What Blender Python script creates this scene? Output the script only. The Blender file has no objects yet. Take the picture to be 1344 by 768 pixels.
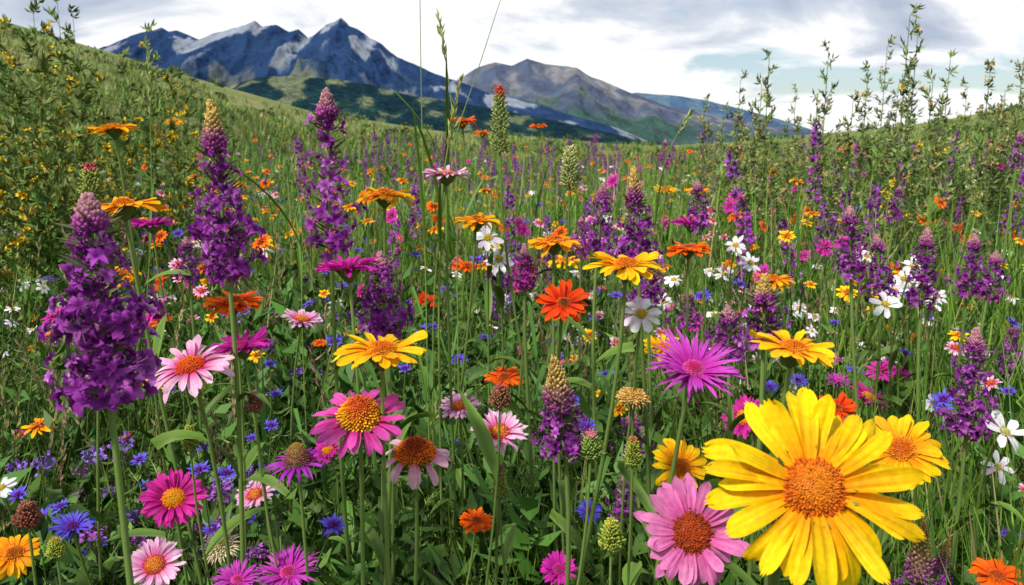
import bpy, math, random, time
import numpy as np
from mathutils import Vector, noise
T0=time.time()
rng=np.random.default_rng(11); random.seed(5)
sc=bpy.context.scene
PITCH=math.radians(10.3); CAMZ=1.0; FP=1045.0
A=np.array
def S(u,v,y):
    """survey bearing/elevation reading -> world point at world-distance y north of the viewpoint (metres)"""
    a=(u-672)/FP; b=(384-v)/FP
    d=A([a, math.cos(PITCH)+b*math.sin(PITCH), -math.sin(PITCH)+b*math.cos(PITCH)])
    k=y/d[1]; return A([d[0]*k,y,CAMZ+d[2]*k])
# ------------------------------------------------------------ terrain height
SK=[(-400,-40),(-200,-10),(0,36),(150,74),(300,120),(400,146),(500,162),(600,174),(700,183),(800,189),(870,191),(950,188),(1060,180),(1150,172),(1250,156),(1344,140),(1550,110),(1800,95)]
SKaz=A([math.atan2(S(u,v,90)[0],90) for u,v in SK]); 
R0=90.0
SKh=A([1+(S(u,v,90)[2]-1)*math.cos(a) for (u,v),a in zip(SK,SKaz)])
def ground(x,y):
    x=np.asarray(x,float);y=np.asarray(y,float)
    r=np.hypot(x,y); az=np.arctan2(x,y)
    hr=np.interp(az,SKaz,SKh)
    t=np.clip((r-8)/(R0-8),0,1); t=t*t*(3-2*t)*0.6+t*0.4
    h=hr*t
    h=h+0.25*np.sin(x*0.21+1)*np.sin(y*0.17)*np.clip((r-8)/20,0,1)
    o=np.clip(r-R0,0,400); h=h-o*0.02-np.clip(o-30,0,400)*0.22
    return h
# ------------------------------------------------------------ mesh builder
_gf={}
def gridF(nl,nw):
    if (nl,nw) not in _gf:
        i=np.arange(nl-1)[:,None]*nw+np.arange(nw-1)[None,:]; i=i.ravel()
        _gf[(nl,nw)]=np.stack([i,i+nw,i+nw+1,i+1],1)
    return _gf[(nl,nw)]
class MB:
    def __init__(s): s.V=[];s.C=[];s.F=[];s.M=[];s.n=0
    def add(s,V,F,C,m=0):
        V=np.asarray(V,float); C=np.asarray(C,float)
        if C.ndim==1: C=np.tile(C,(len(V),1))
        s.V.append(V);s.C.append(C);s.F.append(np.asarray(F)+s.n);s.M.append(m);s.n+=len(V)
    def mesh(s,name,mats,smooth=True):
        me=bpy.data.meshes.new(name)
        V=np.concatenate(s.V);C=np.clip(np.concatenate(s.C),0,1)
        lo=np.concatenate([f.ravel() for f in s.F]); 
        tot=np.concatenate([np.full(len(f),f.shape[1]) for f in s.F])
        mi=np.concatenate([np.full(len(f),m) for f,m in zip(s.F,s.M)])
        st=np.concatenate([[0],np.cumsum(tot)[:-1]])
        me.vertices.add(len(V)); me.vertices.foreach_set("co",V.astype(np.float32).ravel())
        me.loops.add(len(lo)); me.loops.foreach_set("vertex_index",lo.astype(np.int32))
        me.polygons.add(len(tot)); me.polygons.foreach_set("loop_start",st.astype(np.int32))
        for m in mats: me.materials.append(m)
        me.polygons.foreach_set("material_index",mi.astype(np.int32))
        me.polygons.foreach_set("use_smooth",np.full(len(tot),smooth))
        me.update(calc_edges=True)
        ca=me.color_attributes.new("Col",'FLOAT_COLOR','POINT')
        ca.data.foreach_set("color",np.concatenate([C,np.ones((len(C),1))],1).astype(np.float32).ravel())
        return me
def obj(name,me,link=True):
    o=bpy.data.objects.new(name,me)
    if link: sc.collection.objects.link(o)
    return o
def basis(n,roll=0.0):
    n=A(n,float); n=n/np.linalg.norm(n)
    r=A([1.,0,0]) if abs(n[0])<0.9 else A([0,1.,0])
    x=r-n*np.dot(r,n); x/=np.linalg.norm(x); y=np.cross(n,x)
    c,s=math.cos(roll),math.sin(roll)
    return np.stack([x*c+y*s,-x*s+y*c,n],1)
def rotz(V,a):
    c,s=math.cos(a),math.sin(a); return np.stack([V[:,0]*c-V[:,1]*s,V[:,0]*s+V[:,1]*c,V[:,2]],1)
def sst(a,b,x): t=np.clip((x-a)/(b-a),0,1); return t*t*(3-2*t)
def petal(L,W,nl=7,nw=5,th0=0,th1=0,cup=0.0,groove=0.0,notch=0.0,shape='round',twist=0.0):
    t=np.linspace(0,1,nl); s=np.linspace(-1,1,nw)
    th=th0+th1*t; dx=np.cos(th);dz=np.sin(th)
    X=np.concatenate([[0],np.cumsum((dx[1:]+dx[:-1])/2)])*L/(nl-1)
    Z=np.concatenate([[0],np.cumsum((dz[1:]+dz[:-1])/2)])*L/(nl-1)
    if shape=='round':
        w=(0.42+0.58*np.sin(np.pi/2*np.minimum(t/0.7,1)))*np.sqrt(np.clip(1-0.86*(np.clip((t-0.72)/0.28,0,1))**2.2,0,1))
    elif shape=='blade': w=np.minimum(1,0.55+1.5*t)*(1-t**2.2*0.97)
    else: w=np.sin(np.pi*np.clip(t,0.03,0.985)**0.8)
    tt,ss=np.meshgrid(t,s,indexing='ij')
    y=ss*w[:,None]*W/2
    off=cup*(ss**2)*W*w[:,None]+groove*W*np.cos(ss*np.pi*2.0)*np.sin(np.pi*np.clip(tt*1.1,0,1)) + twist*ss*tt*W
    ext=-(ss**2)*0.05*L*tt**4 - notch*L*(0.5+0.5*np.cos(ss*np.pi*3))*tt**6 if shape=='round' else 0*ss
    X2=X[:,None]+ext*np.cos(th)[:,None]-off*np.sin(th)[:,None]
    Z2=Z[:,None]+ext*np.sin(th)[:,None]+off*np.cos(th)[:,None]
    return np.stack([X2.ravel(),y.ravel(),Z2.ravel()],1),gridF(nl,nw),tt.ravel(),ss.ravel()
def lerp(a,b,t): return A(a)[None,:]*(1-t[:,None])+A(b)[None,:]*t[:,None]
def tube(mb,P,r0,r1,col,m=1,sides=6):
    P=np.asarray(P,float);n=len(P)
    T=np.gradient(P,axis=0);T/=np.linalg.norm(T,axis=1)[:,None]+1e-9
    ref=A([0.3,1,0.1]) if abs(T[:,2]).mean()>0.5 else A([0.1,0.1,1])
    X=np.cross(T,ref);X/=np.linalg.norm(X,axis=1)[:,None]+1e-9;Y=np.cross(T,X)
    a=np.arange(sides)*2*np.pi/sides; r=np.linspace(r0,r1,n)[:,None,None]
    V=P[:,None,:]+r*(np.cos(a)[None,:,None]*X[:,None,:]+np.sin(a)[None,:,None]*Y[:,None,:])
    i=np.arange(n-1)[:,None]*sides; j=np.arange(sides)[None,:]; k=(j+1)%sides
    F=np.stack([(i+j).ravel(),(i+k).ravel(),(i+sides+k).ravel(),(i+sides+j).ravel()],1)
    mb.add(V.reshape(-1,3),F,col,m)
def bez(a,b,c,d,n):
    t=np.linspace(0,1,n)[:,None]
    return (1-t)**3*a+3*(1-t)**2*t*b+3*(1-t)*t*t*c+t**3*d
def bumps(mb,P,N,size,h,C,m=2,k=5,tipc=1.3):
    P=np.asarray(P);N=N/np.linalg.norm(N,axis=1)[:,None]; n=len(P)
    ref=np.where(np.abs(N[:,:1])<0.8,A([[1.,0,0]]),A([[0,1.,0]]))
    X=np.cross(N,ref);X/=np.linalg.norm(X,axis=1)[:,None];Y=np.cross(N,X)
    a=np.arange(k)*2*np.pi/k
    size=np.broadcast_to(size,(n,));h=np.broadcast_to(h,(n,))
    ring=P[:,None]+size[:,None,None]*(np.cos(a)[None,:,None]*X[:,None]+np.sin(a)[None,:,None]*Y[:,None])
    ring2=P[:,None]+0.75*size[:,None,None]*(np.cos(a)[None,:,None]*X[:,None]+np.sin(a)[None,:,None]*Y[:,None])+(N*h[:,None]*0.7)[:,None]
    V=np.concatenate([ring,ring2,(P+N*h[:,None])[:,None]],1)
    j=np.arange(k);q=(j+1)%k
    F4=np.stack([j,q,k+q,k+j],1);F3=np.stack([k+j,k+q,np.full(k,2*k)],1)
    o=(np.arange(n)*(2*k+1))[:,None,None]
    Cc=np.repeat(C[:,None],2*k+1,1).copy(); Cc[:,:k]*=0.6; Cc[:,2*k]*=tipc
    mb.add(V.reshape(-1,3),(F4[None]+o).reshape(-1,4),Cc.reshape(-1,3),m)
    mb.V.append(np.zeros((0,3)));mb.C.append(np.zeros((0,3)))
    base=mb.n-n*(2*k+1)
    mb.F.append((F3[None]+o).reshape(-1,3)+base);mb.M.append(m)
def leaves(mb,P,D,L,W,C,m=1,fold=0.25,simple=False):
    """many small folded leaves: P origin, D direction"""
    P=np.asarray(P);n=len(P);D=D/np.linalg.norm(D,axis=1)[:,None]
    r=rng.normal(size=(n,3))*.5+(A([0,0,1.]) if simple else 0);X=np.cross(D,r);X/=np.linalg.norm(X,axis=1)[:,None]
    N=np.cross(D,X); L=np.broadcast_to(L,(n,))[:,None];W=np.broadcast_to(W,(n,))[:,None]
    mid=P+D*L*0.45
    if simple:
        V=np.stack([P,mid+X*W/2+N*W*fold,P+D*L-N*L*0.12,mid-X*W/2+N*W*fold],1)
        F=A([[0,1,2,3]])[None]+(np.arange(n)*4)[:,None,None]
        mb.add(V.reshape(-1,3),F.reshape(-1,4),np.repeat(C,4,0) if np.ndim(C)>1 else C,m);return
    V=np.stack([P,mid+X*W/2+N*W*fold,P+D*L-N*L*0.12,mid-X*W/2+N*W*fold,mid],1)
    o=(np.arange(n)*5)[:,None,None]
    F=A([[0,4,1],[1,4,2],[0,3,4],[3,2,4]])[None]+o
    mb.add(V.reshape(-1,3),F.reshape(-1,3),np.repeat(C,5,0) if np.ndim(C)>1 else C,m)
def vary(c,n,a=0.2):
    return A(c)[None,:]*(1+rng.normal(0,a,(n,1)))*(1+rng.normal(0,a*0.35,(n,3)))
# ------------------------------------------------------------ materials
def mat(name,rough,trans,spec=0.3,nscale=0,namp=0.25,bump=0.0,bscale=200,bdist=.02):
    m=bpy.data.materials.new(name);m.use_nodes=True;nt=m.node_tree;N=nt.nodes;Lk=nt.links;N.clear()
    out=N.new('ShaderNodeOutputMaterial');at=N.new('ShaderNodeAttribute');at.attribute_name='Col';col=at.outputs['Color']
    geo=N.new('ShaderNodeNewGeometry')
    if nscale:
        nz=N.new('ShaderNodeTexNoise');nz.inputs['Scale'].default_value=nscale;nz.inputs['Detail'].default_value=4 if bump else 1
        nz.inputs['Roughness'].default_value=.65
        Lk.new(geo.outputs['Position'],nz.inputs['Vector'])
        mr=N.new('ShaderNodeMapRange');mr.inputs[1].default_value=0.3;mr.inputs[2].default_value=0.7
        mr.inputs[3].default_value=1-namp;mr.inputs[4].default_value=1+namp
        Lk.new(nz.outputs['Fac'],mr.inputs[0])
        hsv=N.new('ShaderNodeHueSaturation');Lk.new(col,hsv.inputs['Color']);Lk.new(mr.outputs[0],hsv.inputs['Value']);col=hsv.outputs[0]
    p=N.new('ShaderNodeBsdfPrincipled');p.inputs['Roughness'].default_value=rough;p.inputs['Specular IOR Level'].default_value=spec
    Lk.new(col,p.inputs['Base Color'])
    if bump>0:
        b=N.new('ShaderNodeBump');b.inputs['Strength'].default_value=bump;n2=N.new('ShaderNodeTexNoise');n2.inputs['Scale'].default_value=bscale;n2.inputs['Detail'].default_value=5
        Lk.new(geo.outputs['Position'],n2.inputs['Vector']);Lk.new(n2.outputs['Fac'],b.inputs['Height']);Lk.new(b.outputs[0],p.inputs['Normal'])
        b.inputs['Distance'].default_value=bdist
    if trans>0:
        tr=N.new('ShaderNodeBsdfTranslucent');Lk.new(col,tr.inputs['Color'])
        mx=N.new('ShaderNodeMixShader');mx.inputs[0].default_value=trans
        Lk.new(p.outputs[0],mx.inputs[1]);Lk.new(tr.outputs[0],mx.inputs[2]);Lk.new(mx.outputs[0],out.inputs[0])
    else: Lk.new(p.outputs[0],out.inputs[0])
    return m
M_P=mat('petal',0.6,0.25,0.12,220,0.12)
M_L=mat('leaf',0.55,0.0,0.22)
M_D=mat('floret',0.7,0.0,0.15)
M_F=mat('small_petal',0.6,0.0,0.1)
MATS=[M_P,M_L,M_D]; MATS2=[M_F,M_L,M_D]
GREEN=(0.10,0.18,0.025); STEM=(0.16,0.245,0.055)
# ------------------------------------------------------------ flower heads
ST={}
def style(k,**a):
    d=dict(D=0.08,rd=0.3,n=20,lay=1,W=0.34,th0=0.15,th1=-0.35,c0=(.9,.5,0),c1=(.9,.6,0),dome=0.5,dc=(.7,.2,.01),de=(.75,.35,.02),shape='round',notch=0.04,j=0.12); d.update(a); ST[k]=d
style('Y',D=.088,c0=(.86,.34,.002),c1=(.9,.55,.005),W=.28,n=15,lay=2,th0=.15,th1=-.5,dc=(.62,.13,.005),de=(.72,.25,.01),j=.14)
style('YB',D=.14,c0=(.86,.40,.002),c1=(.94,.64,.005),W=.235,n=17,th0=.05,th1=-.6,rd=.26,dc=(.75,.22,.008),de=(.62,.12,.006),dome=.5,notch=.06,lay=2,j=.15)
style('G',D=.075,c0=(.85,.2,.002),c1=(.88,.40,.004),W=.27,n=15,lay=2,th0=.1,th1=-.5,dc=(.55,.11,.005),de=(.75,.25,.01),dome=.6)
style('O',D=.07,c0=(.75,.07,.003),c1=(.85,.15,.004),W=.3,n=22,dc=(.35,.05,.01),de=(.6,.12,.01),lay=2,th0=.25,th1=-.6)
style('R',D=.06,c0=(.55,.02,.004),c1=(.8,.075,.005),W=.30,n=16,dc=(.2,.04,.01),de=(.6,.12,.01),rd=.24,lay=2,j=.22)
style('P',D=.085,c0=(.66,.12,.34),c1=(.74,.22,.48),W=.28,n=17,dc=(.42,.06,.01),de=(.28,.04,.01),rd=.34,dome=.35,th0=.1,th1=-.25,lay=2,j=.15)
style('LP',D=.06,c0=(.72,.16,.38),c1=(.82,.5,.66),W=.22,n=26,dc=(.75,.25,.03),de=(.5,.05,.05),rd=.36,dome=.4,th0=.25,th1=-.3,lay=2)
style('PR',D=.085,c0=(.62,.05,.25),c1=(.83,.46,.63),W=.23,n=15,lay=2,dc=(.78,.14,.01),de=(.65,.06,.02),rd=.3,dome=.7,th0=.2,th1=-.65,j=.15)
style('M',D=.07,c0=(.38,.004,.12),c1=(.62,.03,.32),W=.22,n=28,dc=(.8,.36,.01),de=(.75,.18,.01),rd=.34,lay=2,th0=.3,th1=-.4)
style('MF',D=.075,c0=(.42,.008,.22),c1=(.60,.025,.38),W=.19,n=30,dc=(.35,.02,.12),de=(.5,.03,.28),rd=.3,lay=2,th0=.25,th1=-.25)
style('U',D=.09,c0=(.46,.02,.32),c1=(.58,.08,.52),W=.15,n=38,dc=(.5,.02,.14),de=(.6,.1,.36),rd=.24,lay=2,th0=.35,th1=-.4,shape='blade')
style('MC',D=.09,c0=(.52,.02,.2),c1=(.7,.09,.42),W=.25,n=14,dc=(.6,.09,.01),de=(.9,.42,.01),rd=.40,dome=1.05,th0=.1,th1=-.55,notch=.07,j=.16,lay=2)
style('PC',D=.085,c0=(.7,.2,.32),c1=(.8,.48,.56),W=.32,n=15,dc=(.36,.05,.008),de=(.8,.18,.01),rd=.44,dome=.75,th0=-.1,th1=-.75,notch=.06,j=.15)
style('DC',D=.065,c0=(.3,.01,.3),c1=(.42,.04,.5),W=.2,n=22,dc=(.35,.2,.04),de=(.25,.05,.12),rd=.38,dome=1.5,th0=.1,th1=-.7,shape='blade')
style('C',D=.05,c0=(.7,.6,.35),c1=(.78,.7,.45),W=.16,n=34,dc=(.6,.5,.2),de=(.75,.65,.4),rd=.55,dome=.7,lay=2,shape='blade',th0=.3,th1=-.9)
style('T',D=.045,c0=(.6,.35,.08),c1=(.6,.42,.15),W=.2,n=26,dc=(.5,.28,.06),de=(.6,.35,.1),rd=.7,dome=.5,shape='blade',th0=.2,th1=-1)
style('B',D=.05,c0=(.10,.04,.45),c1=(.12,.11,.66),W=.25,n=16,dc=(.1,.01,.15),de=(.12,.03,.3),rd=.28,lay=2,shape='blade',th0=.5,th1=-.5)
style('W',D=.05,c0=(.78,.79,.73),c1=(.85,.85,.85),W=.42,n=9,dc=(.7,.5,.05),de=(.6,.45,.03),rd=.2,th0=.1,th1=-.4,j=.2)
style('WS',D=.055,c0=(.75,.78,.68),c1=(.85,.85,.86),W=.42,n=6,dc=(.45,.5,.15),de=(.6,.5,.1),rd=.16,th0=.1,th1=-.3,j=.2)
def head(mb,pos,nrm,kind,R,detail=1.0,roll=0.0):
    s=ST[kind]; B=basis(nrm,roll); rd=s['rd']*R; L=R-rd*0.75
    hi=detail>0.9; nl,nw=(16,13) if kind=='YB' else ((10,9) if detail>1.5 else ((7,5) if hi else ((4,3) if detail>0.4 else (3,2))))
    n=s['n'] if detail>0.6 else max(7,int(s['n']*0.6)); wf=s['W']*(s['n']/n)**0.8
    if s['lay']==2 and s['n']<18 and detail<=.6: n=12;wf=.4
    for l in range(s['lay'] if detail>0.6 else 1):
        for i in range(n):
            a=2*np.pi*(i+0.5*l)/n+rng.normal(0,s['j']*0.5)
            LL=L*(1-0.08*l)*rng.uniform(0.82,1.08)
            V,F,t,ss=petal(LL,L*wf*rng.uniform(.8,1.15),nl,nw,s['th0']+rng.normal(0,s['j'])+0.14*l,s['th1']+rng.normal(0,s['j']*2.2),
                0.12*rng.uniform(-.6,1.4),0.05 if hi else 0,s['notch'] if rng.random()<.7 else 0,s['shape'],rng.normal(0,.16))
            if hi: V[:,2]+=LL*.018*np.sin(t*rng.uniform(5,9)+rng.uniform(0,6))*t; V[:,1]+=LL*rng.normal(0,.06)*t**2
            V[:,0]+=rd*0.75; V[:,2]+=0.02*R*l-0.01*R+rng.uniform(-.02,.02)*R
            C=lerp(s['c0'],s['c1'],sst(0.05,0.75,t))*(1+rng.normal(0,.08))
            vein=np.tile(rng.normal(0,.10 if detail>1.5 else .08,nw),nl) # pigment veins running along the petal
            C=C*(1+vein*(.4+.6*np.sin(np.pi*np.clip(t,0,1))))[:,None]
            C[:,1]*=1+rng.normal(0,.08)-.12*(1-t)
            mb.add(rotz(V,a)@B.T+pos,F,C,0)
    nb=(700 if kind=='YB' else 420) if detail>1.5 else (150 if hi else (50 if detail>.6 else 12))
    k=np.arange(nb)+.5; r=np.sqrt(k/nb); a=k*2.39996
    hd=rd*s['dome']; pz=hd*(1-r**2.2)
    P=np.stack([r*np.cos(a)*rd,r*np.sin(a)*rd,pz],1)+rng.normal(0,.016,(nb,3))*rd
    Nn=np.stack([r*np.cos(a)*min(1.2,.5+s['dome']),r*np.sin(a)*min(1.2,.5+s['dome']),1.05-r*0.8],1)+rng.normal(0,.12,(nb,3))
    sz=rd*1.1/math.sqrt(nb)*(0.7+.4*r)*rng.uniform(.75,1.2,nb); C=lerp(s['dc'],s['de'],sst(.35,.9,r))*(1+rng.normal(0,.22,(nb,1)))
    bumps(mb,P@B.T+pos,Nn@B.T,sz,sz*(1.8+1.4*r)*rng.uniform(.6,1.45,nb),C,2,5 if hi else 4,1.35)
    rr=A([0.02,.3,.6,.85,1.0,.98,.8,.45,.16]);zz=A([hd,hd*.93,hd*.72,hd*.35,-.02*R,-.10*R,-.22*R,-.34*R,-.42*R])
    q_=12 if detail>.6 else 5
    ang=np.arange(q_)*2*np.pi/q_
    V=np.stack([(rr[:,None]*rd*np.cos(ang)).ravel(),(rr[:,None]*rd*np.sin(ang)).ravel(),np.repeat(zz,q_)],1)
    i=np.arange(8)[:,None]*q_;j=np.arange(q_)[None];q=(j+1)%q_
    F=np.stack([(i+j).ravel(),(i+q).ravel(),(i+q_+q).ravel(),(i+q_+j).ravel()],1)
    C=np.repeat(np.array([s['dc']]*4+[STEM]*5)*0.7,q_,0)
    mb.add(V@B.T+pos,F,C,1)
    if detail>0.6:
        nb=26 if hi else 12; a=np.arange(nb)*2.4; z=-.05*R-.26*R*rng.random(nb); q=rd*(1.0-0.75*((-z/R-.05)/.3)**1.3)
        P=np.stack([q*np.cos(a),q*np.sin(a),z-.05*R],1);D=np.stack([np.cos(a)*.45,np.sin(a)*.45,np.ones(nb)],1)
        leaves(mb,P@B.T+pos,D@B.T,.26*R,.09*R,vary(STEM,nb,.15),1)
    return pos-B[:,2]*.40*R
def stem(mb,top,nrm,r=0.0028,nleaf=5,lean=.06,col=STEM,leafL=.09,n=12):
    bx=top[0]+rng.normal(0,lean);by=top[1]+abs(rng.normal(0,lean))
    g=A([bx,by,float(ground(bx,by))-.02]); H=top[2]-g[2]
    nn=A(nrm,float);nn/=np.linalg.norm(nn)
    P=bez(g,g+A([rng.normal(0,.04),rng.normal(0,.03),H*.45]),top-nn*H*.22-A([0,0,H*.06]),top,n)
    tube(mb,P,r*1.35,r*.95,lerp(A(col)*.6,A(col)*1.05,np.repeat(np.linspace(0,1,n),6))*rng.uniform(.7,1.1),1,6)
    if r>.0019:
        nh=90;k=rng.integers(n//2,n-1,nh);p=P[k]+(P[k+1]-P[k])*rng.random((nh,1));b=rng.uniform(0,6.28,nh)
        leaves(mb,p,np.stack([np.cos(b),np.sin(b),np.full(nh,.3)],1),r*1.9,r*.16,vary((.25,.32,.12),nh,.1),1,.1,True)
    for i in range(nleaf):
        t=rng.uniform(.12,.85);k=int(t*(n-1));p=P[k]+(P[k+1]-P[k])*rng.random()
        V,F,tt,ss=petal(leafL*rng.uniform(.5,1.2),leafL*rng.uniform(.10,.2),6,3,rng.uniform(.5,1.2),rng.uniform(-1.7,-.3),.25,0,0,'point',rng.normal(0,.3))
        mb.add(rotz(V,rng.uniform(0,6.28))+p,F,lerp(A(GREEN)*.8,A(GREEN)*1.2,np.abs(ss))*rng.uniform(.7,1.25),1)
    return P
def nvec(tilt,yaw):
    t,y=math.radians(tilt),math.radians(yaw); return A([math.sin(y)*math.sin(t) if tilt>0 else 0,-math.sin(t)*math.cos(y),math.cos(t)])
NAMES=dict(Y='yellow_daisy',YB='large_yellow_daisy',G='golden_daisy',O='orange_daisy',R='red_orange_zinnia',P='pink_daisy',LP='pale_pink_aster',PR='pink_gerbera',M='magenta_daisy',MF='magenta_aster',U='purple_aster',MC='magenta_coneflower',PC='pink_coneflower',DC='purple_coneflower',C='cream_scabious',T='tan_seed_head_flower',B='blue_cornflower',W='white_daisy',WS='white_star_flower')
HERO=[('YB',1068,640,322,50,-8),('Y',1182,590,128,38,-15),('Y',893,612,94,50,5),('P',908,700,166,56,5),
('MC',472,548,142,24,-5),('PC',545,595,118,16,8),('M',228,655,92,38,20),('PR',250,482,122,20,-10),('MF',318,455,88,8,-40),
('O',307,397,80,8,20),('LP',396,420,58,14,60),('Y',502,460,136,6,0),('MF',457,352,96,0,0),('G',505,256,84,3,30),('LP',586,230,66,0,0),
('G',625,290,70,2,40),('G',727,318,84,4,0),('Y',741,343,54,0,0),('Y',822,348,116,8,0),('O',903,327,64,0,0),('R',740,398,74,42,0),
('U',910,485,134,30,0),('Y',872,457,66,15,0),('Y',1041,458,128,4,10),('G',1015,367,60,4,30),('O',662,496,58,14,0),('LP',655,568,82,24,0),
('LP',603,534,60,18,-10),('O',625,684,54,8,0),('DC',391,606,94,5,-20),('LP',335,650,60,28,-20),('C',290,716,60,34,0),('LP',203,742,86,34,10),
('U',378,752,98,22,10),('U',312,762,74,18,0),('MF',733,748,58,30,0),('B',95,692,64,18,10),('G',18,727,74,34,25),('W',2,640,45,30,0),
('T',830,522,54,10,0),('M',978,548,68,44,-50),('R',1098,536,60,24,-50),('M',1140,522,56,22,40),('MF',1178,491,38,8,0),
('WS',1320,567,68,45,0),('WS',1310,612,50,50,0),('O',1308,757,80,12,0),('G',150,169,66,4,0),('G',162,270,98,2,10),('MF',200,295,60,0,0),
('B',773,672,44,40,0),('B',603,473,28,20,0),('B',770,560,34,20,0),('W',842,412,64,50,0),('W',1162,399,46,40,0),('W',1198,350,40,35,0),('W',1186,366,34,45,0),('W',1228,388,36,40,0),
('W',1137,336,32,35,0),('W',640,312,44,50,0),('W',655,340,44,50,0),('MF',907,294,54,0,0),('G',915,250,36,5,0),('Y',873,249,36,8,0),('O',607,160,44,5,0),('O',634,175,24,5,0),('O',706,166,24,5,0),
('MF',1275,391,34,5,0),('MF',1305,391,42,5,0),('G',228,160,26,20,0),('PR',352,364,30,20,0),('O',210,422,36,20,0),('M',1052,323,28,10,0),('MF',1305,220,28,10,0),
('O',612,350,42,10,0),('B',1048,500,30,30,0),('W',985,345,34,45,0),('W',965,322,34,45,0),('W',1048,405,28,45,0),('MF',684,300,34,60,60),('R',560,395,34,30,20),
('G',160,360,50,20,30),('M',430,592,46,30,-30),('B',355,640,36,35,0),('B',1010,508,26,30,0),('W',1225,530,34,40,0),('O',420,450,20,20,0),('U',1100,500,40,10,0),('W',440,398,26,30,0),('W',348,330,26,30,0),('MF',1090,470,30,20,0),
('W',1175,382,38,35,0),('W',1210,372,36,40,0),('W',870,395,30,40,0),('W',950,360,28,40,0)]
def mk_plant(name,mb): return obj(name,mb.mesh(name,MATS))
for (k,u,v,w,tl,yw) in HERO:
    s=ST[k]; y=max(.40,s['D']*rng.uniform(.95,1.05)*FP/w)
    if v>380: y=min(y,(1-.61)*FP/(v-194)); y=max(y,.40)
    R=w*y/FP/2
    pos=S(u,v,y); n=nvec(tl,yw); n=n+A([rng.normal(0,.05),0,0]); mb=MB()
    det=2 if w>85 else (1 if w>44 else .7)
    top=head(mb,A([0,0,0]),n,k,R,det,rng.uniform(0,6))
    mb.V=[V+pos for V in mb.V]; top=top+pos
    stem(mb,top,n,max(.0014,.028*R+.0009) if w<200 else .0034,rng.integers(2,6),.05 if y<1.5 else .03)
    mk_plant(NAMES[k],mb)
# ------------------------------------------------------------ spikes
def floret(c,c2):
    out=MB()
    for i in range(6):
        V,F,t,ss=petal(1.0*rng.uniform(.8,1.15),.50,4,3,1.0,-1.8+rng.normal(0,.45),.2,0,0,'point',rng.normal(0,.3))
        V[:,0]+=.05; out.add(rotz(V,i*1.047+rng.normal(0,.2))+A([0,0,.1]),F,lerp(A(c)*.8,c2,t)*rng.uniform(.7,1.3),0)
    return np.concatenate(out.V),np.concatenate(out.F),np.concatenate(out.C)
PUR=[floret((.2,.016,.25),(.38,.055,.42)) for _ in range(4)]+[floret((.36,.04,.38),(.56,.18,.58)) for _ in range(2)]
MAG=[floret((.28,.01,.2),(.5,.06,.38)) for _ in range(4)]
def spike_at(mb,top,Hs,Wd,tipf=.2,ncl=0,dens=1.0,fl=PUR,tipc=(.42,.28,.07),lean=0.0,fs=.18,stemleaf=6):
    base=top-A([lean*Hs,0,Hs]); ax=(top-base)/Hs
    stem(mb,base,A([lean,0,1.]),.0024,stemleaf,.03,leafL=.08)
    tube(mb,np.stack([base,base+ax*Hs*.5,top-ax*Hs*.03]),.0024,.0012,STEM,1)
    nl=int(Hs*(1-tipf)/(Wd*.12)*dens)
    ph=rng.uniform(.05,.2)
    for i in range(nl):
        t=(i+.5)/nl; prof=(1.0-.62*t**1.8)*(0.6+.4*min(1,t*5))*rng.uniform(.7,1.25)*1.25
        if ncl: prof*=.22+.84*abs(math.sin(math.pi*(t*ncl+ph)))**.65
        m=max(3,int(12*prof*min(1,dens)))
        for j in range(m):
            a=j*2*np.pi/m+i*.7+rng.normal(0,.35); el=rng.normal(.1,.5)
            d=A([math.cos(a)*math.cos(el),math.sin(a)*math.cos(el),math.sin(el)])
            fsz=Wd*fs*rng.uniform(.5,1.3)*(1-.3*t); rad=max(.001,Wd/2*prof*rng.uniform(.3,1.12)-fsz*.35)
            q=base+ax*(Hs*(1-tipf)*(t+rng.normal(0,.35)/nl))+A([math.cos(a),math.sin(a),0])*rad
            V,F,C=fl[rng.integers(len(fl))]
            mb.add(V*fsz@basis(d,rng.uniform(0,6)).T+q,F,C*rng.uniform(.7,1.3),0)
    nc=int(110*dens); t=rng.random(nc);a=rng.uniform(0,6.28,nc);D=np.stack([np.cos(a),np.sin(a),np.full(nc,.5)],1)
    leaves(mb,base+ax*(Hs*(1-tipf)*t)[:,None]+D*.001,D,Wd*.4,Wd*.05,vary((.15,.16,.07),nc,.3),1)
    nb=int(150*min(1.2,dens+.2)); k=(np.arange(nb)+.5)/nb; a=np.arange(nb)*2.39996
    big=tipf>.3
    h=Hs*tipf*1.15+Wd*(.15 if big else .38); z0=Hs*(1-tipf)-Wd*.15
    rr=Wd*(.25 if big else .14)*(1-k**1.25*.88)*(.8+.3*np.minimum(1,k*5))*rng.uniform(.85,1.1,nb)
    Pp=base+ax*z0+np.stack([rr*np.cos(a)+ax[0]*k*h,rr*np.sin(a)+ax[1]*k*h,k*h],1)
    Nn=np.stack([np.cos(a)*(1-k*.5),np.sin(a)*(1-k*.5),.6+k],1)
    C=lerp((.30,.05,.24),tipc if tipf>.1 else (.34,.16,.18),sst(.15,.6,k))*(1+rng.normal(0,.25,(nb,1)))
    bumps(mb,Pp,Nn,Wd*.034,Wd*.09*(1-.4*k)*rng.uniform(.6,1.5,nb),C,2,4,1.5)
    tube(mb,np.stack([base+ax*z0,base+ax*(z0+h*.45),base+ax*(z0+h*.93)]),Wd*(.22 if big else .11),Wd*.015,(.2,.12,.07),2)
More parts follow.
